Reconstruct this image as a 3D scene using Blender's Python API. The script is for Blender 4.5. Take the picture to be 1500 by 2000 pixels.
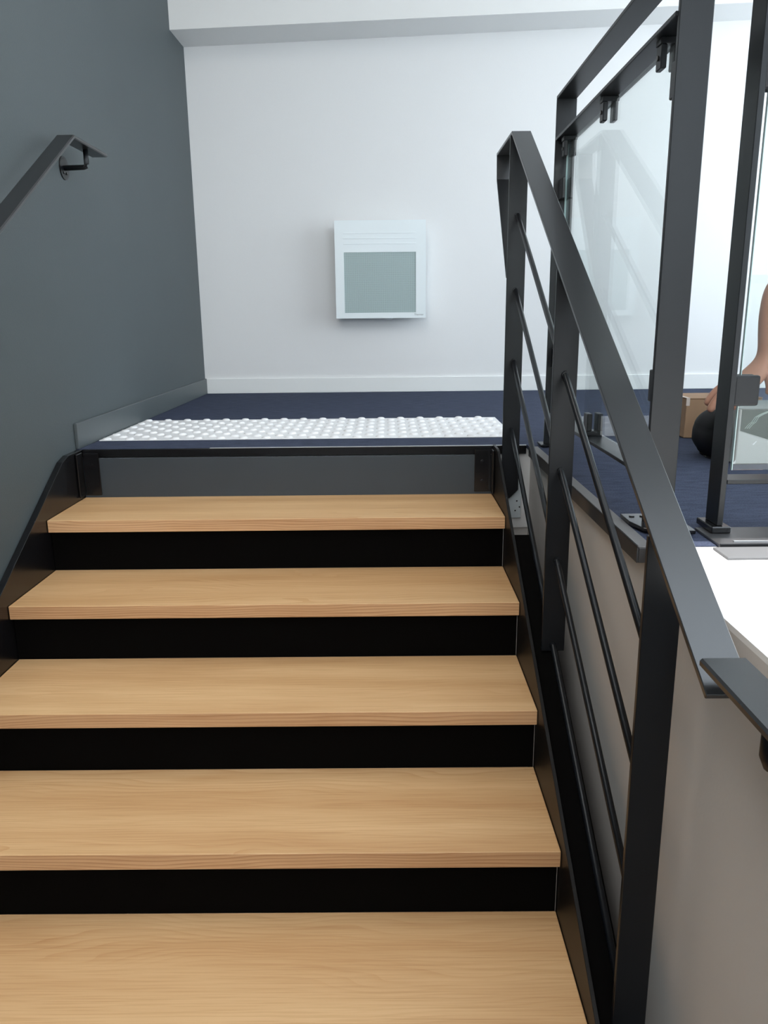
import bpy, bmesh, math, random
from mathutils import Vector, Matrix
random.seed(7)
for o in list(bpy.data.objects): bpy.data.objects.remove(o, do_unlink=True)
SC = bpy.context.scene
COL = SC.collection

# ------------------------------------------------------------------ camera
cam_d = bpy.data.cameras.new('camera'); cam = bpy.data.objects.new('camera', cam_d); COL.objects.link(cam)
cx, cy, cz = 1.0745, -2.7179, 0.4422
pitch, yaw, roll, fpx = -0.2452, -0.0063, -0.0107, 1528.54
fw = Vector((math.sin(yaw)*math.cos(pitch), math.cos(yaw)*math.cos(pitch), math.sin(pitch)))
rt = Vector((math.cos(yaw), -math.sin(yaw), 0)); up = rt.cross(fw)
r2 = rt*math.cos(roll)+up*math.sin(roll); u2 = up*math.cos(roll)-rt*math.sin(roll)
M = Matrix(((r2.x, u2.x, -fw.x, cx), (r2.y, u2.y, -fw.y, cy), (r2.z, u2.z, -fw.z, cz), (0, 0, 0, 1)))
cam.matrix_world = M
cam_d.sensor_fit = 'VERTICAL'; cam_d.sensor_height = 32.0; cam_d.sensor_width = 24.0
cam_d.lens = fpx/2000*32.0
cam_d.clip_start = 0.01
SC.camera = cam

# ------------------------------------------------------------------ light
SC.view_settings.view_transform = 'Standard'; SC.view_settings.look = 'None'
SC.view_settings.gamma = 1.0; SC.view_settings.use_curve_mapping = False
SC.view_settings.exposure = 0.0
W = bpy.data.worlds.new('world'); SC.world = W; W.use_nodes = True
bg = W.node_tree.nodes['Background']; bg.inputs[0].default_value = (0.80, 0.90, 1.0, 1); bg.inputs[1].default_value = 4.0

def area(name, loc, rot, sx, sy, power, color):
    l = bpy.data.lights.new(name, 'AREA'); l.shape = 'RECTANGLE'; l.size = sx; l.size_y = sy
    l.energy = power; l.color = color
    o = bpy.data.objects.new(name, l); COL.objects.link(o); o.location = loc; o.rotation_euler = rot
    return o
# daylight from the side window; rear, roof and stair lamps are added fill
area('daylight_side_window', (4.10, 0.60, 1.45), (0, math.radians(90), 0), 1.5, 1.8, 25, (0.86, 0.94, 1.0))
area('added_rear_fill', (2.9, -4.10, 1.45), (math.radians(90), 0, math.radians(0)), 2.0, 1.5, 2, (0.95, 0.97, 1.0))  # added fill behind the camera, above the ledge
area('added_roof_fill', (0.46, -1.9, 2.44), (0, 0, 0), 0.94, 3.9, 37, (1.0, 0.97, 0.93))  # added fill above the stairs, the ceiling has no opening here
area('added_stair_fill', (0.75, -4.16, 1.5), (math.radians(90), 0, 0), 1.3, 1.2, 26, (1.0, 0.98, 0.95))  # added fill from behind to lift the tread fronts
sun_d = bpy.data.lights.new('sun', 'SUN'); sun_d.energy = 8.0; sun_d.angle = 0.009; sun_d.color = (1.0, 0.97, 0.92)
sun = bpy.data.objects.new('sun', sun_d); COL.objects.link(sun)
sdir = Vector((-0.10, -0.04, -1.0)).normalized()
sun.rotation_euler = sdir.to_track_quat('-Z', 'Y').to_euler()

# ------------------------------------------------------------------ materials
def mat(name, col, rough=0.5, metal=0.0, spec=0.5, bump=None, var=None):
    m = bpy.data.materials.new(name); m.use_nodes = True
    nt = m.node_tree; b = nt.nodes['Principled BSDF']
    b.inputs['Base Color'].default_value = (*col, 1); b.inputs['Roughness'].default_value = rough
    b.inputs['Metallic'].default_value = metal; b.inputs['Specular IOR Level'].default_value = spec
    tc = nt.nodes.new('ShaderNodeTexCoord')
    if var:
        s, amt = var
        n = nt.nodes.new('ShaderNodeTexNoise'); n.inputs['Scale'].default_value = s; n.inputs['Detail'].default_value = 4
        nt.links.new(tc.outputs['Object'], n.inputs['Vector'])
        mx = nt.nodes.new('ShaderNodeMix'); mx.data_type = 'RGBA'
        mx.inputs[6].default_value = tuple(c*(1-amt) for c in col)+(1,); mx.inputs[7].default_value = tuple(min(1, c*(1+amt)) for c in col)+(1,)
        nt.links.new(n.outputs['Fac'], mx.inputs[0]); nt.links.new(mx.outputs[2], b.inputs['Base Color'])
    if bump:
        s, st, d = bump
        n = nt.nodes.new('ShaderNodeTexNoise'); n.inputs['Scale'].default_value = s; n.inputs['Detail'].default_value = 3
        nt.links.new(tc.outputs['Object'], n.inputs['Vector'])
        bp = nt.nodes.new('ShaderNodeBump'); bp.inputs['Strength'].default_value = st; bp.inputs['Distance'].default_value = d
        nt.links.new(n.outputs['Fac'], bp.inputs['Height']); nt.links.new(bp.outputs[0], b.inputs['Normal'])
    return m

WHITE = mat('white_paint', (0.80, 0.80, 0.80), 0.7, bump=(160, .12, .002))
CEIL = mat('ceiling_paint', (0.82, 0.82, 0.81), 0.8)
WHITESHADE = mat('white_paint_shaded', (0.60, 0.57, 0.54), 0.7, bump=(120, .15, .002), var=(2.5, .03))  # white wall paint with the shade and warm bounce of the well mixed in
SLATE = mat('slate_paint', (0.068, 0.083, 0.087), 0.6, bump=(220, .2, .002), var=(3, .05))
SLATE2 = mat('slate_skirting', (0.078, 0.092, 0.097), 0.42, bump=(200, .1, .001))
BASEW = mat('white_skirting', (0.84, 0.85, 0.84), 0.4)
BLACK = mat('black_powder_coat', (0.0060, 0.0072, 0.0092), 0.36, spec=0.36, bump=(700, .1, .0005))
RAIL = mat('black_satin_rail', (0.011, 0.012, 0.0135), 0.30, spec=0.85, bump=(700, .08, .0005))
BLACKG = mat('black_gloss', (0.006, 0.006, 0.007), 0.22)
BLACKR = mat('black_riser', (0.0016, 0.0014, 0.0013), 0.85, spec=.06, bump=(300, .1, .0005))
BLACKM = mat('black_matt_steel', (0.004, 0.0035, 0.0033), 0.45, spec=.3)
FASCIA = mat('dark_grey_fascia', (0.040, 0.050, 0.060), 0.5, var=(8, .08))
STEEL = mat('galvanised_steel', (0.42, 0.46, 0.48), 0.5, 0.25, var=(40, .15))
PLATE = mat('pale_grey_plate', (0.60, 0.66, 0.69), 0.5)
ALU = mat('dark_aluminium', (0.10, 0.10, 0.105), 0.32, 0.6, var=(30, .1))
FLANGE = mat('dull_grey_flange', (0.15, 0.145, 0.145), 0.55)
ALUL = mat('pale_metal_edge', (0.55, 0.56, 0.58), 0.35, 0.7)
STRIPW = mat('white_tactile_plastic', (0.84, 0.84, 0.85), 0.35)
RAD = mat('radiator_white', (0.80, 0.86, 0.88), 0.35)
RADG = mat('radiator_mesh', (0.47, 0.58, 0.58), 0.5)
RADB = mat('radiator_cavity', (0.16, 0.20, 0.205), 0.7)
INK = mat('grey_ink', (0.25, 0.26, 0.27), 0.6)
CARD = mat('cardboard', (0.36, 0.22, 0.13), 0.85, var=(18, .08))
TAPE = mat('pale_tape', (0.66, 0.56, 0.50), 0.5)
BOXG = mat('printed_green', (0.022, 0.052, 0.040), 0.4, var=(6, .25))
BOXW = mat('printed_white', (0.55, 0.56, 0.54), 0.45)
LINEW = mat('pale_print_line', (0.42, 0.52, 0.47), 0.5)
BAGM = mat('black_bag_fabric', (0.004, 0.004, 0.0045), 0.6, spec=.15)
SKIN = mat('skin', (0.42, 0.205, 0.135), 0.5, var=(14, .12))
NAIL = mat('nail', (0.62, 0.38, 0.31), 0.3)
CLOTH = mat('dark_workwear', (0.02, 0.022, 0.028), 0.9, var=(30, .2))
SHIRT = mat('grey_shirt', (0.16, 0.17, 0.18), 0.9, var=(30, .1))
HAIR = mat('dark_hair', (0.02, 0.014, 0.01), 0.7)
EYE = mat('eye_white', (0.7, 0.7, 0.7), 0.2)
SHADEFLOOR = mat('grey_shade_and_floor', (0.12, 0.12, 0.125), 0.6)  # grey of the painted shade strip on the ledge, and of the lower floor
LEDGE = mat('white_ledge_paint', (0.86, 0.86, 0.85), 0.6)

def carpet():
    m = bpy.data.materials.new('navy_carpet'); m.use_nodes = True; nt = m.node_tree; b = nt.nodes['Principled BSDF']
    b.inputs['Roughness'].default_value = 0.95; b.inputs['Specular IOR Level'].default_value = .15
    tc = nt.nodes.new('ShaderNodeTexCoord')
    n1 = nt.nodes.new('ShaderNodeTexNoise'); n1.inputs['Scale'].default_value = 260; n1.inputs['Detail'].default_value = 3
    n2 = nt.nodes.new('ShaderNodeTexNoise'); n2.inputs['Scale'].default_value = 45; n2.inputs['Detail'].default_value = 5
    mp = nt.nodes.new('ShaderNodeMapping'); mp.inputs['Scale'].default_value = (0.35, 1.6, 1)
    nt.links.new(tc.outputs['Object'], n1.inputs['Vector']); nt.links.new(tc.outputs['Object'], mp.inputs['Vector']); nt.links.new(mp.outputs[0], n2.inputs['Vector'])
    ad = nt.nodes.new('ShaderNodeMath'); ad.operation = 'ADD'; nt.links.new(n1.outputs['Fac'], ad.inputs[0]); nt.links.new(n2.outputs['Fac'], ad.inputs[1])
    cr = nt.nodes.new('ShaderNodeValToRGB'); cr.color_ramp.elements[0].position = .38; cr.color_ramp.elements[1].position = .62
    hv = nt.nodes.new('ShaderNodeMath'); hv.operation = 'MULTIPLY'; hv.inputs[1].default_value = .5
    nt.links.new(ad.outputs[0], hv.inputs[0]); nt.links.new(hv.outputs[0], cr.inputs[0])
    cr.color_ramp.elements[0].color = (0.029, 0.036, 0.062, 1); cr.color_ramp.elements[1].color = (0.060, 0.073, 0.118, 1)
    nt.links.new(cr.outputs[0], b.inputs['Base Color'])
    bp = nt.nodes.new('ShaderNodeBump'); bp.inputs['Strength'].default_value = .5; bp.inputs['Distance'].default_value = .003
    nt.links.new(n1.outputs['Fac'], bp.inputs['Height']); nt.links.new(bp.outputs[0], b.inputs['Normal'])
    return m
CARPET = carpet()

def wood(edge=False):
    m = bpy.data.materials.new('pale_wood_edge' if edge else 'pale_wood'); m.use_nodes = True; nt = m.node_tree; b = nt.nodes['Principled BSDF']
    L = nt.links.new
    b.inputs['Roughness'].default_value = 0.42; b.inputs['Specular IOR Level'].default_value = .35
    tc = nt.nodes.new('ShaderNodeTexCoord'); oi = nt.nodes.new('ShaderNodeObjectInfo')
    rv = nt.nodes.new('ShaderNodeVectorMath'); rv.operation = 'SCALE'; rv.inputs[0].default_value = (7.3, 11.1, 5.7); L(oi.outputs['Random'], rv.inputs['Scale'])
    av = nt.nodes.new('ShaderNodeVectorMath'); L(tc.outputs['Object'], av.inputs[0]); L(rv.outputs[0], av.inputs[1])
    def noise(scale, vec, det=4, dist=0.0):
        mp = nt.nodes.new('ShaderNodeMapping'); mp.inputs['Scale'].default_value = vec; L(av.outputs[0], mp.inputs['Vector'])
        n = nt.nodes.new('ShaderNodeTexNoise'); n.inputs['Scale'].default_value = scale; n.inputs['Detail'].default_value = det; n.inputs['Distortion'].default_value = dist
        L(mp.outputs[0], n.inputs['Vector']); return n
    fine = noise(1, (6, 320, 320), 3)           # fine fibres
    broad = noise(1, (0.9, 11, 11), 3, .3)      # broad tone
    # growth lines: bands of a warped coordinate
    warp = noise(1, (1.3, 6.5, 6.5), 2, .2)
    sx = nt.nodes.new('ShaderNodeSeparateXYZ'); L(av.outputs[0], sx.inputs[0])
    # staves glued side by side: each stave shifts the tone
    st = nt.nodes.new('ShaderNodeMath'); st.operation = 'MULTIPLY'; st.inputs[1].default_value = 13.0; L(sx.outputs['Y'], st.inputs[0])
    fl = nt.nodes.new('ShaderNodeMath'); fl.operation = 'FLOOR'; L(st.outputs[0], fl.inputs[0])
    wn = nt.nodes.new('ShaderNodeTexWhiteNoise'); wn.noise_dimensions = '1D'; L(fl.outputs[0], wn.inputs['W'])
    wm = nt.nodes.new('ShaderNodeMath'); wm.operation = 'MULTIPLY'; wm.inputs[1].default_value = 14 if not edge else 10; L(warp.outputs['Fac'], wm.inputs[0])
    yy = nt.nodes.new('ShaderNodeMath'); yy.operation = 'MULTIPLY'; yy.inputs[1].default_value = 62 if not edge else 25
    L(sx.outputs['Y'] if not edge else sx.outputs['Z'], yy.inputs[0])
    if edge: yy.inputs[1].default_value = 120
    sm = nt.nodes.new('ShaderNodeMath'); L(wm.outputs[0], sm.inputs[0]); L(yy.outputs[0], sm.inputs[1])
    fr = nt.nodes.new('ShaderNodeMath'); fr.operation = 'FRACT'; L(sm.outputs[0], fr.inputs[0])
    pw = nt.nodes.new('ShaderNodeMath'); pw.operation = 'POWER'; pw.inputs[1].default_value = 3.0; L(fr.outputs[0], pw.inputs[0])
    # lines fade in and out
    fade = noise(1, (0.7, 4, 4), 2)
    fm = nt.nodes.new('ShaderNodeMapRange'); fm.inputs[1].default_value = .45; fm.inputs[2].default_value = .65; L(fade.outputs['Fac'], fm.inputs[0])
    if edge: fm.inputs[1].default_value = .2; fm.inputs[2].default_value = .5
    ln = nt.nodes.new('ShaderNodeMath'); ln.operation = 'MULTIPLY'; L(pw.outputs[0], ln.inputs[0]); L(fm.outputs[0], ln.inputs[1])
    cr = nt.nodes.new('ShaderNodeValToRGB'); cr.color_ramp.elements[0].position = .3; cr.color_ramp.elements[1].position = .72
    if edge:
        cr.color_ramp.elements[0].color = (0.58, 0.335, 0.170, 1); cr.color_ramp.elements[1].color = (0.74, 0.46, 0.25, 1)
    else:
        cr.color_ramp.elements[0].color = (0.58, 0.335, 0.155, 1); cr.color_ramp.elements[1].color = (0.72, 0.465, 0.240, 1)
    mt = nt.nodes.new('ShaderNodeMath'); mt.operation = 'MULTIPLY_ADD'; mt.inputs[1].default_value = .16; L(wn.outputs['Value'], mt.inputs[0])
    bs = nt.nodes.new('ShaderNodeMath'); bs.operation = 'SUBTRACT'; bs.inputs[1].default_value = .08; L(broad.outputs['Fac'], bs.inputs[0]); L(bs.outputs[0], mt.inputs[2])
    L(mt.outputs[0], cr.inputs[0])
    m1 = nt.nodes.new('ShaderNodeMix'); m1.data_type = 'RGBA'; m1.blend_type = 'MULTIPLY'; L(cr.outputs[0], m1.inputs[6])
    m1.inputs[7].default_value = (0.66, 0.50, 0.40, 1) if edge else (0.80, 0.66, 0.54, 1)
    k = nt.nodes.new('ShaderNodeMath'); k.operation = 'MULTIPLY'; k.inputs[1].default_value = .60 if not edge else .95; L(ln.outputs[0], k.inputs[0]); L(k.outputs[0], m1.inputs[0])
    m2 = nt.nodes.new('ShaderNodeMix'); m2.data_type = 'RGBA'; m2.blend_type = 'MULTIPLY'; L(m1.outputs[2], m2.inputs[6]); m2.inputs[7].default_value = (0.86, 0.80, 0.74, 1)
    fk = nt.nodes.new('ShaderNodeMapRange'); fk.inputs[1].default_value = .45; fk.inputs[2].default_value = .75; L(fine.outputs['Fac'], fk.inputs[0]); L(fk.outputs[0], m2.inputs[0])
    L(m2.outputs[2], b.inputs['Base Color'])
    bp = nt.nodes.new('ShaderNodeBump'); bp.inputs['Strength'].default_value = .08; bp.inputs['Distance'].default_value = .001; L(fine.outputs['Fac'], bp.inputs['Height']); L(bp.outputs[0], b.inputs['Normal'])
    return m
WOOD = wood(); WOODE = wood(True)

def glass():
    m = bpy.data.materials.new('clear_glass'); m.use_nodes = True; nt = m.node_tree; nt.nodes.clear(); L = nt.links.new
    out = nt.nodes.new('ShaderNodeOutputMaterial'); tr = nt.nodes.new('ShaderNodeBsdfTransparent'); tr.inputs[0].default_value = (0.965, 0.985, 0.98, 1)
    gl = nt.nodes.new('ShaderNodeBsdfGlossy'); gl.inputs['Roughness'].default_value = 0.0
    lw = nt.nodes.new('ShaderNodeLayerWeight'); lw.inputs['Blend'].default_value = .5
    p5 = nt.nodes.new('ShaderNodeMath'); p5.operation = 'POWER'; p5.inputs[1].default_value = 5; L(lw.outputs['Facing'], p5.inputs[0])
    ma = nt.nodes.new('ShaderNodeMath'); ma.operation = 'MULTIPLY_ADD'; ma.inputs[1].default_value = .75; ma.inputs[2].default_value = .025; L(p5.outputs[0], ma.inputs[0])
    mx = nt.nodes.new('ShaderNodeMixShader'); L(ma.outputs[0], mx.inputs[0]); L(tr.outputs[0], mx.inputs[1]); L(gl.outputs[0], mx.inputs[2]); L(mx.outputs[0], out.inputs[0])
    return m
GLASS = glass()
GEDGE = mat('glass_cut_edge', (0.42, 0.55, 0.55), 0.2)

# ------------------------------------------------------------------ helpers
def obj(name, bm, m, parent=None, smooth=False):
    me = bpy.data.meshes.new(name); bm.normal_update(); bm.to_mesh(me); bm.free()
    for mm in (m if isinstance(m, (list, tuple)) else [m]): me.materials.append(mm)
    o = bpy.data.objects.new(name, me); COL.objects.link(o)
    if smooth:
        for p in me.polygons: p.use_smooth = True
    if parent:
        o.parent = parent; o.matrix_parent_inverse = Matrix.Translation(-root_loc(parent))
    return o
def root_loc(p):
    v = Vector(p.location)
    if p.parent: pass
    return v if not p.parent else v
def thing(name, label, cat, loc=(0, 0, 0), group=None):
    o = bpy.data.objects.new(name, None); COL.objects.link(o); o.location = loc; o.empty_display_size = .1
    o['label'] = label; o['category'] = cat
    if group: o['group'] = group
    return o
def tag(o, label, cat, group=None):
    o['label'] = label; o['category'] = cat
    if group: o['group'] = group
    return o
def struct(o): o['kind'] = 'structure'; return o
def box(x0, x1, y0, y1, z0, z1, bev=0.0, bm=None, seg=1):
    bm = bm or bmesh.new()
    vs = [bm.verts.new((x, y, z)) for x in (x0, x1) for y in (y0, y1) for z in (z0, z1)]
    f = [(0, 1, 3, 2), (4, 6, 7, 5), (0, 4, 5, 1), (2, 3, 7, 6), (0, 2, 6, 4), (1, 5, 7, 3)]
    fs = [bm.faces.new([vs[i] for i in q]) for q in f]
    if bev:
        es = list({e for fa in fs for e in fa.edges})
        bmesh.ops.bevel(bm, geom=es, offset=bev, segments=seg, profile=.5, affect='EDGES')
    return bm
def prism(pts, axis, a, b, bev=0.0, bm=None):
    """extrude a 2D polygon along an axis; pts are in the two other axes in xyz order"""
    bm = bm or bmesh.new()
    def P(p, t):
        return {0: (t, p[0], p[1]), 1: (p[0], t, p[1]), 2: (p[0], p[1], t)}[axis]
    A = [bm.verts.new(P(p, a)) for p in pts]; B = [bm.verts.new(P(p, b)) for p in pts]
    fs = [bm.faces.new(A), bm.faces.new(B[::-1])]
    n = len(pts)
    for i in range(n): fs.append(bm.faces.new((A[i], B[i], B[(i+1) % n], A[(i+1) % n])))
    bmesh.ops.recalc_face_normals(bm, faces=fs)
    if bev:
        bmesh.ops.bevel(bm, geom=list({e for fa in fs for e in fa.edges}), offset=bev, segments=1, profile=.5, affect='EDGES')
    return bm
def ribbon(path, th, x0, x1, bev=0.0015, side=1):
    """flat bar bent along a path in the YZ plane; path = outer surface, thickness inward"""
    n = len(path); inner = []
    P = [Vector(p) for p in path]
    for i in range(n):
        d0 = (P[i]-P[i-1]).normalized() if i > 0 else (P[1]-P[0]).normalized()
        d1 = (P[i+1]-P[i]).normalized() if i < n-1 else d0
        n0 = Vector((d0.y, -d0.x))*side; n1 = Vector((d1.y, -d1.x))*side
        b = (n0+n1); b = b/max(b.dot(n0), .2)
        inner.append(P[i]+b*th)
    return prism([tuple(p) for p in P]+[tuple(p) for p in inner[::-1]], 0, x0, x1, bev)
def tube(pts, r, seg=12, bm=None, cap=True):
    bm = bm or bmesh.new(); P = [Vector(p) for p in pts]; rings = []
    for i, p in enumerate(P):
        d = (P[min(i+1, len(P)-1)]-P[max(i-1, 0)]).normalized()
        a = d.cross(Vector((0.13, .31, 1)) if abs(d.z) < .95 else Vector((1, 0, 0))).normalized(); b = d.cross(a)
        rr = r[i] if isinstance(r, (list, tuple)) else r
        rings.append([bm.verts.new(p+a*math.cos(t)*rr+b*math.sin(t)*rr) for t in [2*math.pi*k/seg for k in range(seg)]])
    for i in range(len(rings)-1):
        for k in range(seg):
            bm.faces.new((rings[i][k], rings[i][(k+1) % seg], rings[i+1][(k+1) % seg], rings[i+1][k]))
    if cap:
        bm.faces.new(rings[0][::-1]); bm.faces.new(rings[-1])
    bmesh.ops.recalc_face_normals(bm, faces=bm.faces)
    return bm

# ------------------------------------------------------------------ the setting
XW = -0.022          # left wall
YB = 2.036           # back wall
XR = 1.575           # face of the stairwell wall below the landing
YE = -1.247          # front edge of the landing, right of the well
ZC = 2.45
wl = struct(obj('wall_left', box(-.20, XW, -4.4, YB, -3.0, ZC), SLATE))
wb = struct(obj('wall_back', box(-.20, 4.4, YB, YB+.2, -3.0, ZC), WHITE))
# right wall with the window opening of the landing
bm = bmesh.new()
X0, X1 = 4.2, 4.4
box(X0, X1, -4.4, -.85, -.3, ZC, bm=bm); box(X0, X1, 1.85, YB, -.3, ZC, bm=bm)
box(X0, X1, -.85, 1.85, -.3, .15, bm=bm); box(X0, X1, -.85, 1.85, 2.25, ZC, bm=bm)
struct(obj('wall_right', bm, WHITE))
# rear wall, window opening above the ledge, another added for the stair fill
bm = bmesh.new()
box(XW-.178, .1, -4.4, -4.2, -3.0, ZC, bm=bm); box(1.4, 2.0, -4.4, -4.2, -3.0, ZC, bm=bm); box(.1, 1.4, -4.4, -4.2, -3.0, .9, bm=bm); box(.1, 1.4, -4.4, -4.2, 2.1, ZC, bm=bm); box(3.8, 4.2, -4.4, -4.2, -3.0, ZC, bm=bm)
box(2.0, 3.8, -4.4, -4.2, -3.0, .6, bm=bm); box(2.0, 3.8, -4.4, -4.2, 2.2, ZC, bm=bm)
struct(obj('wall_rear', bm, WHITE))
# ceiling; roof opening added and sized so sun falls only on the ledge
SX0, SX1, SY0, SY1 = 1.835, 3.6, -3.4, -1.11
bm = bmesh.new()
box(-.2, SX0, -4.4, YB+.2, ZC, ZC+.12, bm=bm); box(SX1, 4.4, -4.4, YB+.2, ZC, ZC+.12, bm=bm)
box(SX0, SX1, SY1, YB+.2, ZC, ZC+.12, bm=bm); box(SX0, SX1, -4.4, SY0, ZC, ZC+.12, bm=bm)
struct(obj('ceiling', bm, CEIL))
# bulkhead along the top of the back wall; its underside rises slightly to the right
prof = lambda x, y, dz=0: 1.874+.028*(x+.02)+dz
bm = bmesh.new()
v = [bm.verts.new(c) for c in [(XW, 1.75, 1.871), (4.2, 1.75, 1.999), (4.2, YB, 2.010), (XW, YB, 1.877),
                               (XW, 1.75, ZC), (4.2, 1.75, ZC), (4.2, YB, ZC), (XW, YB, ZC)]]
for q in [(0, 1, 2, 3), (4, 7, 6, 5), (0, 4, 5, 1), (1, 5, 6, 2), (2, 6, 7, 3), (3, 7, 4, 0)]: bm.faces.new([v[i] for i in q])
bmesh.ops.recalc_face_normals(bm, faces=bm.faces)
struct(obj('trim_1', bm, CEIL))
# landing: carpet on a slab
LP = [(XW, 0.0), (XR-.015, 0.0), (XR-.015, YE), (4.2, YE), (4.2, YB), (XW, YB)]
fl = struct(obj('floor', prism(LP, 2, -.012, 0.0), CARPET))
SP = [(XW, 0.004), (XR+.001, 0.004), (XR+.001, YE+.002), (4.2, YE+.002), (4.2, YB), (XW, YB)]
struct(obj('floor_slab', prism(SP, 2, -.30, -.012), WHITE))
struct(obj('wall_under_landing', box(XW, XR, 0.012, .15, -3.0, -.30), WHITESHADE))
struct(obj('wall_stairwell', box(XR, XR+.12, -4.2, .15, -3.0, -.012), WHITESHADE))
struct(obj('floor_ledge', box(XR, 4.2, -4.2, YE-.001, -.012, -.002), LEDGE))
struct(obj('floor_lower', box(XW, XR, -4.2, .012, -3.1, -3.0), SHADEFLOOR))
struct(obj('floor_half_landing', box(XW, XR, -4.2, -2.46, -1.73, -1.53), CARPET))
# skirting
struct(obj('baseboard_back', box(XW+.011, 4.2, YB-.012, YB, 0, .088, .002), BASEW))
struct(obj('baseboard_left', box(XW, XW+.012, -.004, YB-.012, 0.0, .090, .002), SLATE2))
# windows
def window(name, axis, a0, a1, z0, z1, at, nm):
    bm = bmesh.new(); t = .05
    def B(p0, p1, q0, q1):
        if axis == 1: box(at, at+.05, p0, p1, q0, q1, bm=bm)
        else: box(p0, p1, at, at+.05, q0, q1, bm=bm)
    B(a0, a1, z0, z0+t); B(a0, a1, z1-t, z1); B(a0, a0+t, z0, z1); B(a1-t, a1, z0, z1)
    mid = (a0+a1)/2; B(mid-.025, mid+.025, z0, z1)
    w = struct(obj(name, bm, ALU))
    for k, (p0, p1) in enumerate(((a0+t, mid-.025), (mid+.025, a1-t))):
        bm = box(at+.02, at+.026, p0, p1, z0+t, z1-t) if axis == 1 else box(p0, p1, at+.02, at+.026, z0+t, z1-t)
        obj('pane', bm, GLASS, w)
    return w
window('window_1', 1, -.85, 1.85, .15, 2.25, 4.25, '')
window('window_2', 0, 2.0, 3.8, .6, 2.2, -4.3, '')
window('added_window_stair', 0, .1, 1.4, .9, 2.1, -4.3, '')  # unseen window added where the stair fill lamp stands
w3 = struct(obj('added_roof_window', (lambda b: (box(SX0-.05, SX1+.05, SY0-.05, SY0, ZC+.12, ZC+.2, bm=b), box(SX0-.05, SX1+.05, SY1, SY1+.05, ZC+.12, ZC+.2, bm=b),
            box(SX0-.05, SX0, SY0, SY1, ZC+.12, ZC+.2, bm=b), box(SX1, SX1+.05, SY0, SY1, ZC+.12, ZC+.2, bm=b), b)[-1])(bmesh.new()), ALU))  # frame around the added roof opening

# ------------------------------------------------------------------ landing edge trims
nose = thing('landing_nosing', 'black metal nosing with pale top line along the front edge of the carpeted landing', 'nosing', (0, 0, 0))
obj('nosing_bar', box(.001, XR-.018, -.0095, 0.0, -.030, -.001, .0015), BLACKG, nose)
obj('pale_edge_line', box(.45, XR-.018, -.010, -.002, -.001, .0012), ALUL, nose)['label'] = 'thin pale metal edge line'
et = thing('landing_edge_profile', 'dark angle profile along the landing side above the shaded white stairwell wall', 'edge trim', (XR-.015, YE, 0))
obj('upright_flange', box(XR-.019, XR-.0155, YE-.012, -.06, -.030, .004, .0008), ALU, et)
obj('top_flange', box(XR-.019, XR+.012, YE-.012, -.06, .0005, .004, .0008), FLANGE, et)
obj('end_cap', box(XR-.0150, XR+.011, YE-.012, YE-.0095, -.030, .0002, .0005), ALU, et)
ef = thing('front_edge_profile', 'dark metal edge profile under the right-hand glass panel', 'edge trim', (1.75, YE, 0))
obj('top_flange', box(1.715, 3.3, YE-.012, YE+.115, .0005, .006, .001), ALU, ef)
obj('upright_flange', box(1.715, 3.3, YE-.016, YE-.0125, -.001, .008, .0008), BLACK, ef)
obj('pale_edge_line', box(1.75, 3.3, YE+.004, YE+.009, .006, .008), ALUL, ef)
tag(obj('shade_strip', box(1.700, 3.6, -1.334, YE-.018, -.002, .003, .001), SHADEFLOOR), 'flat dark grey strip standing in for a shadow between the right glass panel and the sunlit ledge', 'painted shade')  # dark strip painted in place of a shadow on the ledge

# ------------------------------------------------------------------ staircase
R, G, D, SW, T, A0 = .17, .3048, .3277, 1.4397, .0392, -.0179
stair = thing('staircase', 'straight staircase with pale wood treads, black risers and black steel stringers', 'staircase', (0, A0, -1.53))
def tread(i):
    yb = A0-(i-1)*G; z = -i*R
    bm = box(.001, SW-.001, yb-D, yb, z-T, z, .0014, seg=1)
    bm.faces.ensure_lookup_table(); bm.normal_update()
    for f in bm.faces:
        f.material_index = 1 if f.normal.y < -.8 else 0
    obj('tread', bm, [WOOD, WOODE], stair)
    obj('riser', box(.001, SW-.003, yb-G, yb-G+.012, z-R, z-T-.0005), BLACKR, stair)
    obj('gap_light_line', box(SW-.0030, SW-.0019, yb-G-.0012, yb-G, z-R+.001, z-T-.001), ALUL, stair)  # pale strip painted for the light showing in the gap beside the riser
for i in range(1, 9): tread(i)
nz = lambda y: -R-(A0-D-y)*R/G          # nosing line
def stringer(x0, x1, off, ytop, ztop, rnd=0.0):
    yb, yf = -2.50, -.02
    pts = [(ytop, ztop)]
    ys = (ztop-off+R)/(R/G)+A0-D
    pts = [(ytop, ztop), (ys+rnd, ztop), (ys-rnd*.8, nz(ys-rnd*.8)+off), (-2.45, nz(-2.45)+off), (-2.45, nz(-2.45)-.28), (ytop, nz(ytop)-.28)]
    return prism(pts, 0, x0, x1, .0008)
obj('stringer', stringer(XW+.001, -.0005, .060, -.001, -.002, .03), BLACKG, stair)['label'] = 'left black plate stringer against the slate wall'
obj('stringer', stringer(SW+.0005, SW+.009, .045, -.012, .004, .012), BLACKM, stair)['label'] = 'right black stringer'
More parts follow.
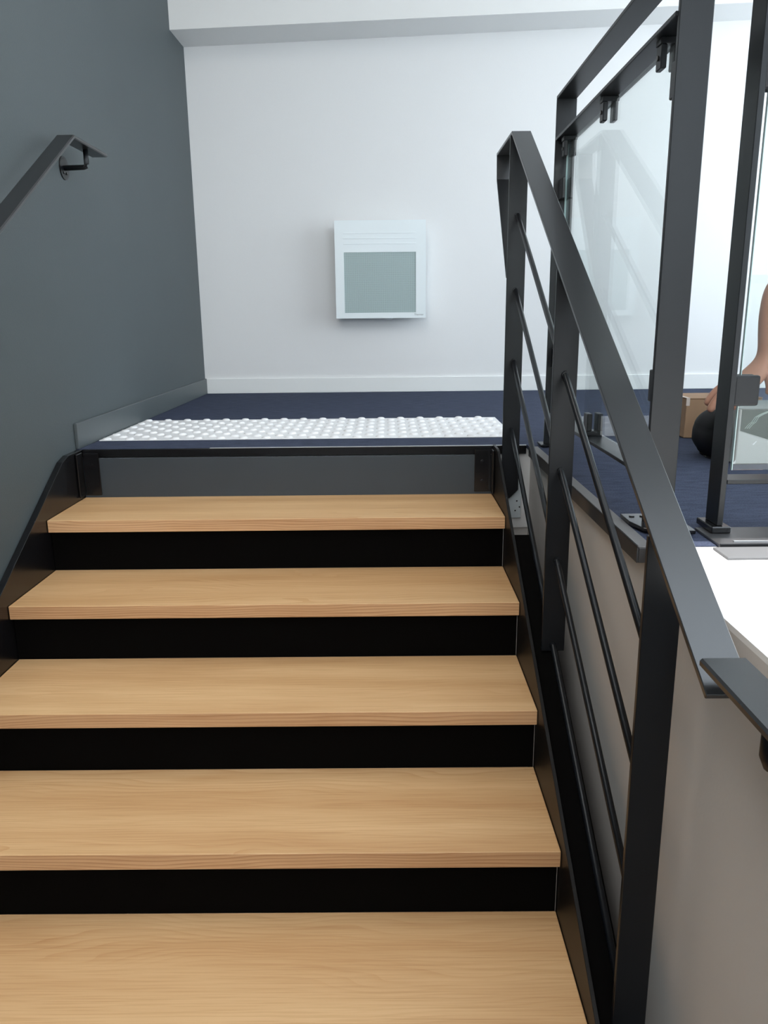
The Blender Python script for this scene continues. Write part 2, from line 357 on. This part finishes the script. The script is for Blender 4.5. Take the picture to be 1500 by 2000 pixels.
# outer flange of the right stringer
yA = -.43
obj('stringer_flange', prism([(yA, nz(yA)+.012), (-2.45, nz(-2.45)+.012), (-2.45, nz(-2.45)+.002), (yA, nz(yA)+.002)], 0, SW+.009, 1.515, .0008), BLACKR, stair)
obj('fascia_panel', box(.001, SW-.001, -.0175, -.010, -.205, -.031, .001), FASCIA, stair)
def bracket(x0, x1, inner, lab):
    bm = box(x0, x1, -.0245, -.0185, -.160, -.012, .0008)
    b = obj('corner_bracket', bm, BLACKG, stair)
    s = 1 if inner < (x0+x1)/2 else -1
    b2 = obj('bracket_flange', box(min(inner, inner+s*.006), max(inner, inner+s*.006), -.075, -.0250, -.160, -.008, .0015), BLACKG, b)
    for z in (-.055, -.125):
        bm = bmesh.new(); bmesh.ops.create_cone(bm, cap_ends=True, segments=6, radius1=.008, radius2=.008, depth=.006, matrix=Matrix.Translation(((x0+x1)/2, -.0275, z)) @ Matrix.Rotation(math.pi/2, 4, 'X'))
        bmesh.ops.create_cone(bm, cap_ends=True, segments=12, radius1=.004, radius2=.004, depth=.004, matrix=Matrix.Translation(((x0+x1)/2, -.0325, z)) @ Matrix.Rotation(math.pi/2, 4, 'X'))
        obj('bolt', bm, BLACKG, b)
bracket(.008, .062, .0012, '')
bracket(1.376, 1.432, 1.4385, '')
# galvanised plate outside the stringer
pl = thing('fixing_plate', 'small pale grey perforated plate beside the right stringer top', 'plate', (1.52, -.01, -.25))
bm = box(1.468, 1.545, -.0065, -.0015, -.262, -.100, .0008); obj('plate', bm, PLATE, pl)
for (x, z) in ((1.528, -.15), (1.530, -.20), (1.525, -.235), (1.540, -.222), (1.512, -.17)):
    bm = bmesh.new(); bmesh.ops.create_cone(bm, cap_ends=True, segments=8, radius1=.0028, radius2=.0028, depth=.001, matrix=Matrix.Translation((x, -.0072, z)) @ Matrix.Rotation(math.pi/2, 4, 'X'))
    obj('screw', bm, BLACKG, pl)

# ------------------------------------------------------------------ stair guardrail
HX0, HX1 = 1.470, 1.530
SL = .576
sg = thing('stair_guardrail', 'black steel stair guardrail with flat handrail, flat posts and four round rods', 'guardrail', (1.5, -.02, -.18))
hr = [(-1.822, -.022), (-.052, 1.0), (.294, 1.0), (.279, .905), (-.008, .56)]
obj('handrail', ribbon(hr, .009, HX0, HX1, .0012), RAIL, sg)
def hz(y): return 1.0+(y+.052)*SL-.0085
posts = [(-.022, -.185), (-.812, None), (-1.562, None)]
for k, (y, zb) in enumerate(posts):
    zt = hz(y-.006)-.002
    if k == 0:
        bm = prism([(HX0+.0005, zt-.004), (HX1-.0005, zt-.004), (HX1-.0005, -.155), (HX1-.03, -.185), (HX0+.0005, -.185)], 1, y-.006, y+.004, .001)
    else:
        zb = nz(y)+.018
        bm = box(HX0+.0005, HX1-.0005, y-.006, y+.004, zb, zt-.004, .001)
    obj('post', bm, BLACK, sg)
for k, z0 in enumerate((.758, .524, .292, .060)):
    y1, y2 = -.024, -1.560
    s = .574
    bm = tube([(1.5, y1, z0), (1.5, y2, z0+(y2-y1)*s)], .0075, 12)
    o = obj('rod', bm, BLACK, sg)
    for p in o.data.polygons: p.use_smooth = True
    for y in (-.022, -.812):
        z = z0+(y-.006-y1)*s
        bm = bmesh.new(); bmesh.ops.create_cone(bm, cap_ends=True, segments=14, radius1=.0095, radius2=.0085, depth=.006, matrix=Matrix.Translation((1.5, y-.0085, z-.001)) @ Matrix.Rotation(math.pi/2, 4, 'X'))
        obj('weld_collar', bm, BLACK, o)

# ------------------------------------------------------------------ wall handrails
def wall_rail(name, label, path, x0, x1, wallx, by, bz, sgn, roseR=.03):
    t = thing(name, label, 'handrail', (wallx, by, bz))
    obj('rail', ribbon(path, .012, x0, x1, .003), RAIL, t)
    xm = (x0+x1)/2
    zr = bz
    def brk(y, z, ztop, rr_=.0085):
        bm = tube([(wallx+sgn*.004, y, z), (xm-sgn*.010, y, z+.002), (xm-sgn*.003, y, z+.005), (xm, y, z+.012), (xm, y, ztop)], rr_, 12)
        b = obj('bracket', bm, BLACK, t, True)
        bm = bmesh.new()
        bmesh.ops.create_cone(bm, cap_ends=True, segments=32, radius1=roseR, radius2=roseR, depth=.004, matrix=Matrix.Translation((wallx+sgn*.002, y, z)) @ Matrix.Rotation(math.pi/2, 4, 'Y'))
        obj('rose', bm, BLACK, b)
        for s in (-1, 1):
            bm = bmesh.new()
            bmesh.ops.create_cone(bm, cap_ends=True, segments=10, radius1=.0045, radius2=.004, depth=.003, matrix=Matrix.Translation((wallx+sgn*.0055, y+s*.012, z-.016)) @ Matrix.Rotation(math.pi/2, 4, 'Y'))
            obj('screw', bm, BLACKG, b)
    return t, brk
lr, brk = wall_rail('wall_handrail', 'black flat handrail fixed by a curved bracket to the dark slate left wall', [(-2.9, 1.012-2.9*.585), (-.02, 1.012), (.285, 1.012)], .030, .087, XW, .146, .942, 1, .038)
brk(.146, .942, .999)
rr, brk2 = wall_rail('wall_handrail', 'black thick flat handrail at lower right, ending beside the stair guardrail', [(-2.55, .022), (-1.806, .022)], 1.463, 1.523, XR, -1.815, -.085, -1, .034)
brk2(-1.945, -.046, .009, .012)

# ------------------------------------------------------------------ glass guardrails of the landing
def clamp_under(parent, x, y, ztop, zbot, along='y'):
    """two jaws that grip the glass below a rail"""
    w = .032
    bm = bmesh.new()
    if along == 'y':
        box(x-.021, x+.021, y-w/2, y+w/2, min(ztop, zbot+.9)-.012, ztop, .001, bm=bm)
        for s in (-1, 1): box(x+s*.013-.006, x+s*.013+.006, y-w/2, y+w/2, zbot, ztop-.012, .002, bm=bm)
    else:
        box(x-w/2, x+w/2, y-.021, y+.021, ztop-.012, ztop, .001, bm=bm)
        for s in (-1, 1): box(x-w/2, x+w/2, y+s*.013-.006, y+s*.013+.006, zbot, ztop-.012, .002, bm=bm)
    c = obj('glass_clamp', bm, BLACK, parent)
    bm = bmesh.new(); n = Matrix.Rotation(math.pi/2, 4, 'Y' if along == 'y' else 'X')
    off = Vector((-.0205, 0, 0)) if along == 'y' else Vector((0, -.0205, 0))
    bmesh.ops.create_cone(bm, cap_ends=True, segments=12, radius1=.005, radius2=.005, depth=.003, matrix=Matrix.Translation(Vector((x, y, zbot+.022))+off) @ n)
    obj('clamp_screw', bm, BLACKG, c)
    return c
GX0, GX1 = 1.611, 1.673
gx = (GX0+GX1)/2
lg = thing('glass_guardrail', 'black steel guardrail with clear glass panel along the side of the landing', 'guardrail', (gx, -.04, 0))
YA, YBp = -.040, -1.108
ZT, ZM, ZL = 1.103, .982, .115
obj('post', box(GX0, GX1, YA, YA+.010, .010, ZT-.009, .001), BLACK, lg)
obj('post', box(GX0+.004, GX1+.004, YBp, YBp+.012, .012, ZT-.009, .001), BLACK, lg)
obj('top_rail', box(GX0, GX1, YBp, YA+.010, ZT-.009, ZT, .001), BLACK, lg)
obj('middle_rail', box(GX0, GX1, YBp+.0125, YA-.0005, ZM-.009, ZM, .001), BLACK, lg)
obj('bottom_rail', box(GX0, GX1, YBp+.0125, YA-.0005, ZL-.009, ZL, .001), BLACK, lg)
bm = box(gx-.045, gx+.045, YA-.03, YA+.045, .004, .0105, .0015); obj('foot_plate', bm, BLACK, lg)
FP = [(1.587, -1.035), (1.587, -1.10), (1.600, -1.155), (1.625, -1.178), (1.70, -1.178), (1.70, -1.035)]
fp = obj('foot_plate', prism(FP, 2, .004, .0125, .0012), BLACKG, lg)
for x in (1.605, 1.628):
    bm = bmesh.new(); bmesh.ops.create_cone(bm, cap_ends=True, segments=14, radius1=.006, radius2=.006, depth=.002, matrix=Matrix.Translation((x, -1.06, .0137)))
    obj('bolt_head', bm, ALU, fp)
gp = obj('glass_panel', box(gx-.003, gx+.003, YBp+.045, YA-.040, .130, .955), GLASS, lg)
obj('glass_edge', box(gx-.003, gx+.003, YA-.040, YA-.0385, .130, .955), GEDGE, gp)
obj('glass_edge', box(gx-.003, gx+.003, YBp+.0435, YBp+.045, .130, .955), GEDGE, gp)
for y in (-.10, -.545, -.975): clamp_under(lg, gx, y, ZM-.010, .915)
def clamp_side(parent, y0, y1, z0, z1):
    bm = bmesh.new()
    for s in (-1, 1): box(gx+s*.012-.005, gx+s*.012+.005, y0, y1, z0, z1, .002, bm=bm)
    return obj('glass_clamp', bm, BLACK, parent)
for z in (.795, .27):
    clamp_side(lg, YA-.060, YA-.0005, z, z+.062)
for z in (.842, .262):
    clamp_side(lg, YBp+.0125, YBp+.060, z, z+.066)
# clamp standing on the bottom rail
bm = bmesh.new()
box(gx-.022, gx+.022, -.575, -.535, ZL+.0005, ZL+.014, .001, bm=bm)
for s in (-1, 1): box(gx+s*.0145-.007, gx+s*.0145+.007, -.575, -.535, ZL+.014, ZL+.062, .0015, bm=bm)
obj('glass_clamp', bm, BLACK, lg)

# the panel that turns the corner and runs to the right
cg = thing('glass_guardrail', 'black steel glass guardrail at the right edge, in front of the crouching person', 'guardrail', (1.75, -1.14, 0))
CX0, CX1 = 1.744, 1.756
CY0, CY1 = -1.172, -1.112
cym = (CY0+CY1)/2
XE = 3.2
obj('post', box(CX0, CX1, CY0, CY1, .020, ZT-.009, .001), BLACK, cg)
obj('post', box(XE, XE+.012, CY0, CY1, .020, ZT-.009, .001), BLACK, cg)
obj('top_rail', box(1.680, XE+.012, CY0, CY1, ZT-.009, ZT, .001), BLACK, cg)
obj('middle_rail', box(CX1+.0005, XE-.0005, CY0, CY1, ZM-.009, ZM, .001), BLACK, cg)
obj('bottom_rail', box(CX1+.0005, XE-.0005, CY0, CY1, ZL-.009, ZL, .001), BLACK, cg)
for x in (CX0, XE): obj('foot_plate', box(x-.014, x+.026, CY0-.010, CY1+.012, .0062, .0198, .002), BLACKG, cg)
gp = obj('glass_panel', box(CX1+.020, XE-.03, cym-.004, cym+.004, .130, .955), GLASS, cg)
obj('glass_edge', box(CX1+.0185, CX1+.020, cym-.004, cym+.004, .130, .955), GEDGE, gp)
def clamp_c(x0, x1, z0, z1):
    bm = bmesh.new()
    for s in (-1, 1): box(x0, x1, cym+s*.013-.007, cym+s*.013+.007, z0, z1, .0045, bm=bm, seg=2)
    return obj('glass_clamp', bm, BLACK, cg)
clamp_c(CX1+.0005, CX1+.052, .262, .322); clamp_c(CX1+.0005, CX1+.052, .835, .900)
for x in (2.1, 2.5, 2.9): clamp_under(cg, x, cym, ZM-.010, .915, 'x')

# ------------------------------------------------------------------ tactile strip
ts = thing('tactile_strip', 'white plastic warning strip with raised round studs on the navy carpet', 'tactile strip', (.77, .45, 0))
SX, SXE, SYF, SYB = -.004, 1.548, .175, .745
obj('base_sheet', box(SX, SXE, SYF, SYB, .0005, .0040, .001), STRIPW, ts)
bm = bmesh.new(); rings = []
for (r_, z_) in ((.0175, 0), (.0150, .0035), (.0105, .0058), (.005, .0066)):
    rings.append([bm.verts.new((r_*math.cos(2*math.pi*k/10), r_*math.sin(2*math.pi*k/10), z_)) for k in range(10)])
for i in range(3):
    for k in range(10): bm.faces.new((rings[i][k], rings[i][(k+1) % 10], rings[i+1][(k+1) % 10], rings[i+1][k]))
bm.faces.new(rings[3])
stud0 = None; ny = 11; dyy = (SYB-SYF-.036)/(ny-1); dx = .0855
for j in range(ny):
    y = SYB-.014-j*dyy
    off = (j % 2)*dx*.5
    n = 0
    while SX+.022+off+n*dx < SXE-.018:
        x = SX+.022+off+n*dx; n += 1
        if stud0 is None:
            stud0 = obj('stud', bm, STRIPW, ts, True); o = stud0
        else:
            o = stud0.copy(); COL.objects.link(o); o.parent = ts; o.matrix_parent_inverse = Matrix.Translation(-ts.location)
        o.location = (x, y, .0040)

# ------------------------------------------------------------------ radiator
rx0, rx1, rz0, rz1 = .783, 1.297, .431, .964
ry = 1.925
rad = thing('radiator', 'white square electric radiator with grey perforated grille on the white back wall', 'radiator', ((rx0+rx1)/2, YB, rz0))
gx0, gx1, gz0, gz1 = .833, 1.241, .462, .793
bm = bmesh.new()    # front panel with the opening of the grille
f = .010
for (a, b, c, d) in ((rx0, gx0, rz0, rz1), (gx1, rx1, rz0, rz1), (gx0, gx1, rz0, gz0), (gx0, gx1, gz1, rz1)):
    box(a, b, ry, ry+.014, c, d, bm=bm)
bmesh.ops.remove_doubles(bm, verts=bm.verts, dist=1e-5)
obj('front_panel', bm, RAD, rad)
obj('casing', box(rx0+.012, rx1-.012, ry+.0145, ry+.075, rz0+.012, rz1-.012, .004), RAD, rad)
obj('wall_mount', box(rx0+.09, rx1-.09, ry+.0755, YB, rz0+.08, rz1-.12, .002), STEEL, rad)
obj('grille_back', box(gx0, gx1, ry+.0090, ry+.0140, gz0, gz1), RADB, rad)
bm = bmesh.new()
nv, nh = 72, 58
for k in range(nv+1):
    x = gx0+(gx1-gx0)*k/nv; box(max(gx0, x-.0016), min(gx1, x+.0016), ry+.003, ry+.0062, gz0, gz1, bm=bm)
for k in range(nh+1):
    z = gz0+(gz1-gz0)*k/nh; box(gx0, gx1, ry+.0035, ry+.0057, max(gz0, z-.0016), min(gz1, z+.0016), bm=bm)
g = obj('grille', bm, RADG, rad); g['kind'] = 'stuff'; g['label'] = 'grey perforated metal grille'
for z in (.893, .865, .836): obj('panel_ridge', box(gx0, gx1, ry-.0012, ry-.0001, z, z+.006, .0005), RAD, rad)
bm = bmesh.new(); bmesh.ops.create_uvsphere(bm, u_segments=20, v_segments=10, radius=.034)
bmesh.ops.transform(bm, matrix=Matrix.Translation((1.085, ry+.040, rz0+.012)) @ Matrix.Diagonal((1, .8, .62, 1)), verts=bm.verts)
obj('control_knob', bm, RAD, rad, True)
tcv = bpy.data.curves.new('maker_mark', 'FONT'); tcv.body = 'Thermor'; tcv.size = .0145; tcv.extrude = .0002; tcv.align_x = 'RIGHT'
to = bpy.data.objects.new('maker_mark', tcv); COL.objects.link(to)
bpy.context.view_layer.update()
me = bpy.data.meshes.new_from_object(to.evaluated_get(bpy.context.evaluated_depsgraph_get()))
bpy.data.objects.remove(to, do_unlink=True)
me.materials.clear(); me.materials.append(INK)
me.transform(Matrix.Translation((rx1-.012, ry-.0003, rz0+.014)) @ Matrix.Rotation(math.pi/2, 4, 'X'))
lo = bpy.data.objects.new('maker_mark', me); COL.objects.link(lo); lo.parent = rad; lo.matrix_parent_inverse = Matrix.Translation(-rad.location)
lo['label'] = 'small grey lettering in the corner'

# ------------------------------------------------------------------ boxes and bag on the landing
cb = thing('cardboard_box', 'small brown cardboard box standing on the carpet behind the black bag', 'box', (2.27, .12, 0))
obj('carton', box(2.149, 2.42, .112, .30, .001, .142, .002), CARD, cb)
for (y0, y1) in ((.111, .2050), (.2065, .301)): obj('lid_flap', box(2.148, 2.421, y0, y1, .1422, .1450, .0006), CARD, cb)
obj('tape_strip', box(2.1475, 2.160, .1095, .302, .1455, .1462), TAPE, cb)
obj('tape_end', box(2.1475, 2.160, .1095, .1112, .118, .1455), TAPE, cb)
# green and white carton
gb = thing('printed_box', 'green and white printed box on the carpet behind the right glass panel', 'box', (2.3, -.41, 0))
bx0, bx1, by0, by1, bh = 2.113, 2.40, -.405, -.17, .165
obj('carton', box(bx0, bx1, by0, by1, .001, bh, .002), BOXW, gb)
zz = lambda x: .099-(x-2.121)*.30
e = -.001
obj('green_panel', prism([(bx0+.005, bh-.001), (bx1-.002, bh-.001), (bx1-.002, zz(bx1)), (bx0+.005, zz(bx0))], 1, by0-.0012, by0-.0001), BOXG, gb)
obj('green_lid', box(bx0+.004, bx1-.002, by0-.001, by1, bh+.0002, bh+.0012), BOXG, gb)
for k in range(3):
    pts = [(2.131+.006*k, .108), (2.142+.006*k, .122), (2.149+.006*k, .127), (2.158+.005*k, .142), (2.172+.005*k, .150), (2.196+.005*k, .160)]
    bm = bmesh.new()
    for i in range(len(pts)-1):
        a, b = Vector(pts[i]), Vector(pts[i+1]); d = (b-a).normalized(); n = Vector((-d.y, d.x))*.0007
        prism([tuple(a+n), tuple(b+n), tuple(b-n), tuple(a-n)], 1, by0-.0018, by0-.0013, bm=bm)
    obj('print_line', bm, LINEW, gb)
obj('print_dash', prism([(2.158, .060), (2.162, .059), (2.171, .070), (2.168, .070)], 1, by0-.0012, by0-.0002), STRIPW, gb)
obj('box_tab', prism([(bx0-.008, .002), (bx0, .002), (bx0, .014)], 1, by0-.001, by0+.001), STRIPW, gb)
# black bag
bag = thing('tool_bag', 'black rounded tool bag on the carpet between cardboard box and printed box', 'bag', (2.10, -.3, 0))
bm = bmesh.new(); bmesh.ops.create_icosphere(bm, subdivisions=4, radius=1)
for v in bm.verts:
    c = v.co
    x = math.copysign(abs(c.x)**.8, c.x); y = math.copysign(abs(c.y)**.7, c.y); z = math.copysign(abs(c.z)**.75, c.z)
    t = (x+1)/2
    hgt = .120+.045*t
    crease = -.003*math.exp(-((c.z-.35)/.07)**2)
    v.co = Vector((2.076+x*(.032+crease), -.285+y*.095, .002+(z+1)/2*hgt))
    if v.co.x < 2.07 and v.co.z < .05: v.co.x += (.05-v.co.z)*.4
bo = obj('bag_body', bm, BAGM, bag, True)
obj('zip_tab', box(2.060, 2.064, -.3815, -.379, .108, .112, .0006), ALUL, bo)

# ------------------------------------------------------------------ person crouching beyond the frame, one arm in view
per = thing('person', 'crouching person at the right edge with bare forearm reaching down to the black bag', 'person', (2.66, -.02, 0))
def skin(name, nodes, edges, m, parent, sub=2, root=0):
    me = bpy.data.meshes.new(name); me.from_pydata([n[0] for n in nodes], edges, []); me.update()
    o = bpy.data.objects.new(name, me); COL.objects.link(o)
    md = o.modifiers.new('skin', 'SKIN'); md.use_smooth_shade = True
    sv = me.skin_vertices[0].data
    for i, n in enumerate(nodes):
        r_ = n[1]; sv[i].radius = r_ if isinstance(r_, tuple) else (r_, r_); sv[i].use_root = (i == root)
    s = o.modifiers.new('sub', 'SUBSURF'); s.levels = sub; s.render_levels = sub
    bpy.context.view_layer.update()
    m2 = bpy.data.meshes.new_from_object(o.evaluated_get(bpy.context.evaluated_depsgraph_get()))
    bpy.data.objects.remove(o, do_unlink=True)
    m2.materials.clear(); m2.materials.append(m)
    for p in m2.polygons: p.use_smooth = True
    o = bpy.data.objects.new(name, m2); COL.objects.link(o); o.parent = parent; o.matrix_parent_inverse = Matrix.Translation(-parent.location)
    return o
WR = Vector((2.166, -.420, .318))
N = [((2.82, .14, .30), .125),   # 0 pelvis
     ((2.76, .08, .48), .115),   # 1 waist
     ((2.66, .01, .68), .130),   # 2 chest
     ((2.58, -.05, .82), .085),  # 3 upper chest
     ((2.54, -.08, .90), .048),  # 4 neck
     ((2.50, -.11, .96), .046),  # 5 skull base
     ((2.60, -.24, .80), .052),  # 6 shoulder near
     ((2.42, -.40, .66), .043),  # 7 upper arm
     ((2.245, -.43, .585), .040),  # 8 elbow
     ((2.176, -.425, .50), .043),  # 9 forearm bulge
     ((2.166, -.422, .42), .036),  # 10
     (tuple(WR), .026),          # 11 wrist
     ((2.56, .13, .80), .052),   # 12 far shoulder
     ((2.50, .20, .58), .042),   # 13 elbow far
     ((2.42, .08, .44), .034),   # 14
     ((2.40, .02, .42), .026),   # 15 wrist far
     ((2.72, -.02, .34), .085),  # 16 hip near
     ((2.48, -.14, .50), .062),  # 17 knee near
     ((2.56, -.10, .28), .050), ((2.62, -.08, .10), .036),   # 18,19 shin, ankle
     ((2.80, .28, .33), .085),   # 20 hip far
     ((2.55, .30, .52), .062),   # 21 knee far
     ((2.64, .28, .28), .050), ((2.70, .28, .10), .036),     # 22,23
     ((2.150, -.424, .285), (.036, .022)), ((2.120, -.430, .256), (.042, .019)), ((2.098, -.432, .238), (.036, .015))]   # 24-26 palm
E_ = [(0, 1), (1, 2), (2, 3), (3, 4), (4, 5), (3, 6), (6, 7), (7, 8), (8, 9), (9, 10), (10, 11), (3, 12), (12, 13), (13, 14), (14, 15),
      (0, 16), (16, 17), (17, 18), (18, 19), (0, 20), (20, 21), (21, 22), (22, 23), (11, 24), (24, 25), (25, 26)]
body = skin('body', N, E_, SKIN, per)
def grow(idx, f): return [(N[i][0], N[i][1]*f) for i in idx]
sh = [(N[i][0], N[i][1]*1.10+.004) for i in (0, 1, 2, 3, 6, 7, 12, 13)]
sh[5] = ((2.47, -.355, .70), .056)
skin('shirt', sh, [(0, 1), (1, 2), (2, 3), (3, 4), (4, 5), (3, 6), (6, 7)], SHIRT, per)
tr_ = [(N[i][0], N[i][1]*1.08+.006) for i in (0, 16, 17, 18, 19, 20, 21, 22, 23)]
skin('trousers', tr_, [(0, 1), (1, 2), (2, 3), (3, 4), (0, 5), (5, 6), (6, 7), (7, 8)], CLOTH, per)
for (ax, ay) in ((2.62, -.08), (2.70, .28)):
    skin('shoe', [((ax+.04, ay+.02, .048), (.040, .042)), ((ax-.03, ay-.015, .046), (.042, .040)), ((ax-.12, ay-.055, .040), (.045, .034)), ((ax-.18, ay-.08, .034), (.036, .028))],
         [(0, 1), (1, 2), (2, 3)], BAGM, per)
# head with a face, looking down and to the left
bm = bmesh.new(); bmesh.ops.create_uvsphere(bm, u_segments=24, v_segments=18, radius=1)
for v in bm.verts:
    x, y, z = v.co
    jaw = 1-.28*max(0, -z)
    nosez = math.exp(-((z+.10)/.16)**2-(x/.16)**2)*(.22 if y < 0 else 0)
    brow = math.exp(-((z-.22)/.08)**2-(x/.5)**2)*(.05 if y < 0 else 0)
    mouth = math.exp(-((z+.50)/.07)**2-(x/.30)**2)*(.05 if y < 0 else 0)
    eye = sum(math.exp(-((z-.06)/.10)**2-((x-s*.36)/.14)**2) for s in (-1, 1))*(.09 if y < 0 else 0)
    v.co = Vector((x*.075*jaw, (y-nosez-brow-mouth+eye)*.095*(1 if y > 0 else (1-.08*max(0, -z))), z*.118))
HM = Matrix.Translation((2.44, -.145, 1.03)) @ Matrix.Rotation(math.radians(-58), 4, 'Z') @ Matrix.Rotation(math.radians(35), 4, 'X')
bmesh.ops.transform(bm, matrix=HM, verts=bm.verts)
hd = obj('head', bm, SKIN, per, True)
for s in (-1, 1):
    bm = bmesh.new(); bmesh.ops.create_uvsphere(bm, u_segments=12, v_segments=8, radius=.013); bmesh.ops.transform(bm, matrix=HM @ Matrix.Translation((s*.027, -.076, .007)), verts=bm.verts)
    obj('eye', bm, EYE, hd, True)
    bm = bmesh.new(); bmesh.ops.create_uvsphere(bm, u_segments=12, v_segments=8, radius=1); bmesh.ops.transform(bm, matrix=HM @ Matrix.Translation((s*.075, .005, -.005)) @ Matrix.Diagonal((.008, .018, .031, 1)), verts=bm.verts)
    obj('ear', bm, SKIN, hd, True)
bm = bmesh.new(); bmesh.ops.create_uvsphere(bm, u_segments=24, v_segments=18, radius=1)
bmesh.ops.delete(bm, geom=[v for v in bm.verts if v.co.z < (.35 if v.co.y < -.2 else -.45)], context='VERTS')
bmesh.ops.transform(bm, matrix=HM @ Matrix.Translation((0, .008, .006)) @ Matrix.Diagonal((.081, .102, .122, 1)), verts=bm.verts)
obj('hair', bm, HAIR, hd, True)
# hand: palm below the wrist, fingers closing on the bag to the left, thumb on the right side
def V(*a): return Vector(a)
palm = body
fingers = [  # name, joints, radii
    ('finger', [(2.098, -.410, .262), (2.062, -.408, .240), (2.032, -.402, .212), (2.012, -.398, .176)], .0145),
    ('finger', [(2.098, -.432, .255), (2.060, -.437, .232), (2.030, -.434, .200), (2.010, -.428, .160)], .0150),
    ('finger', [(2.104, -.446, .245), (2.074, -.455, .220), (2.048, -.452, .192), (2.034, -.442, .160)], .0135),
    ('finger', [(2.116, -.452, .236), (2.096, -.466, .212), (2.078, -.464, .190), (2.066, -.452, .170)], .0100)]
for nm, js, r_ in fingers:
    rs = [r_*1.1, r_, r_*.93, r_*.78]
    fo = skin(nm, [(j, rr_) for j, rr_ in zip(js, rs)], [(0, 1), (1, 2), (2, 3)], SKIN, palm)
    a = Vector(js[3]); d = (Vector(js[3])-Vector(js[2])).normalized()
thb = skin('thumb', [((2.152, -.430, .292), .017), ((2.168, -.442, .262), .0145), ((2.174, -.446, .235), .0135), ((2.172, -.444, .210), .0105)], [(0, 1), (1, 2), (2, 3)], SKIN, palm)
# far hand resting on the knee
fh = skin('hand', [((2.40, .02, .42), (.028, .020)), ((2.385, -.03, .43), (.036, .018)), ((2.375, -.06, .435), (.036, .015))], [(0, 1), (1, 2)], SKIN, per)
for k in range(4):
    o_ = (k-1.5)*.017
    skin('finger', [((2.375+o_*.3, -.055, .437+o_), .0095), ((2.365+o_*.3, -.095, .437+o_), .009), ((2.372+o_*.3, -.120, .428+o_), .0075)], [(0, 1), (1, 2)], SKIN, fh, 1)
skin('thumb', [((2.39, -.02, .455), .012), ((2.385, -.045, .478), .0105), ((2.38, -.065, .485), .009)], [(0, 1), (1, 2)], SKIN, fh, 1)
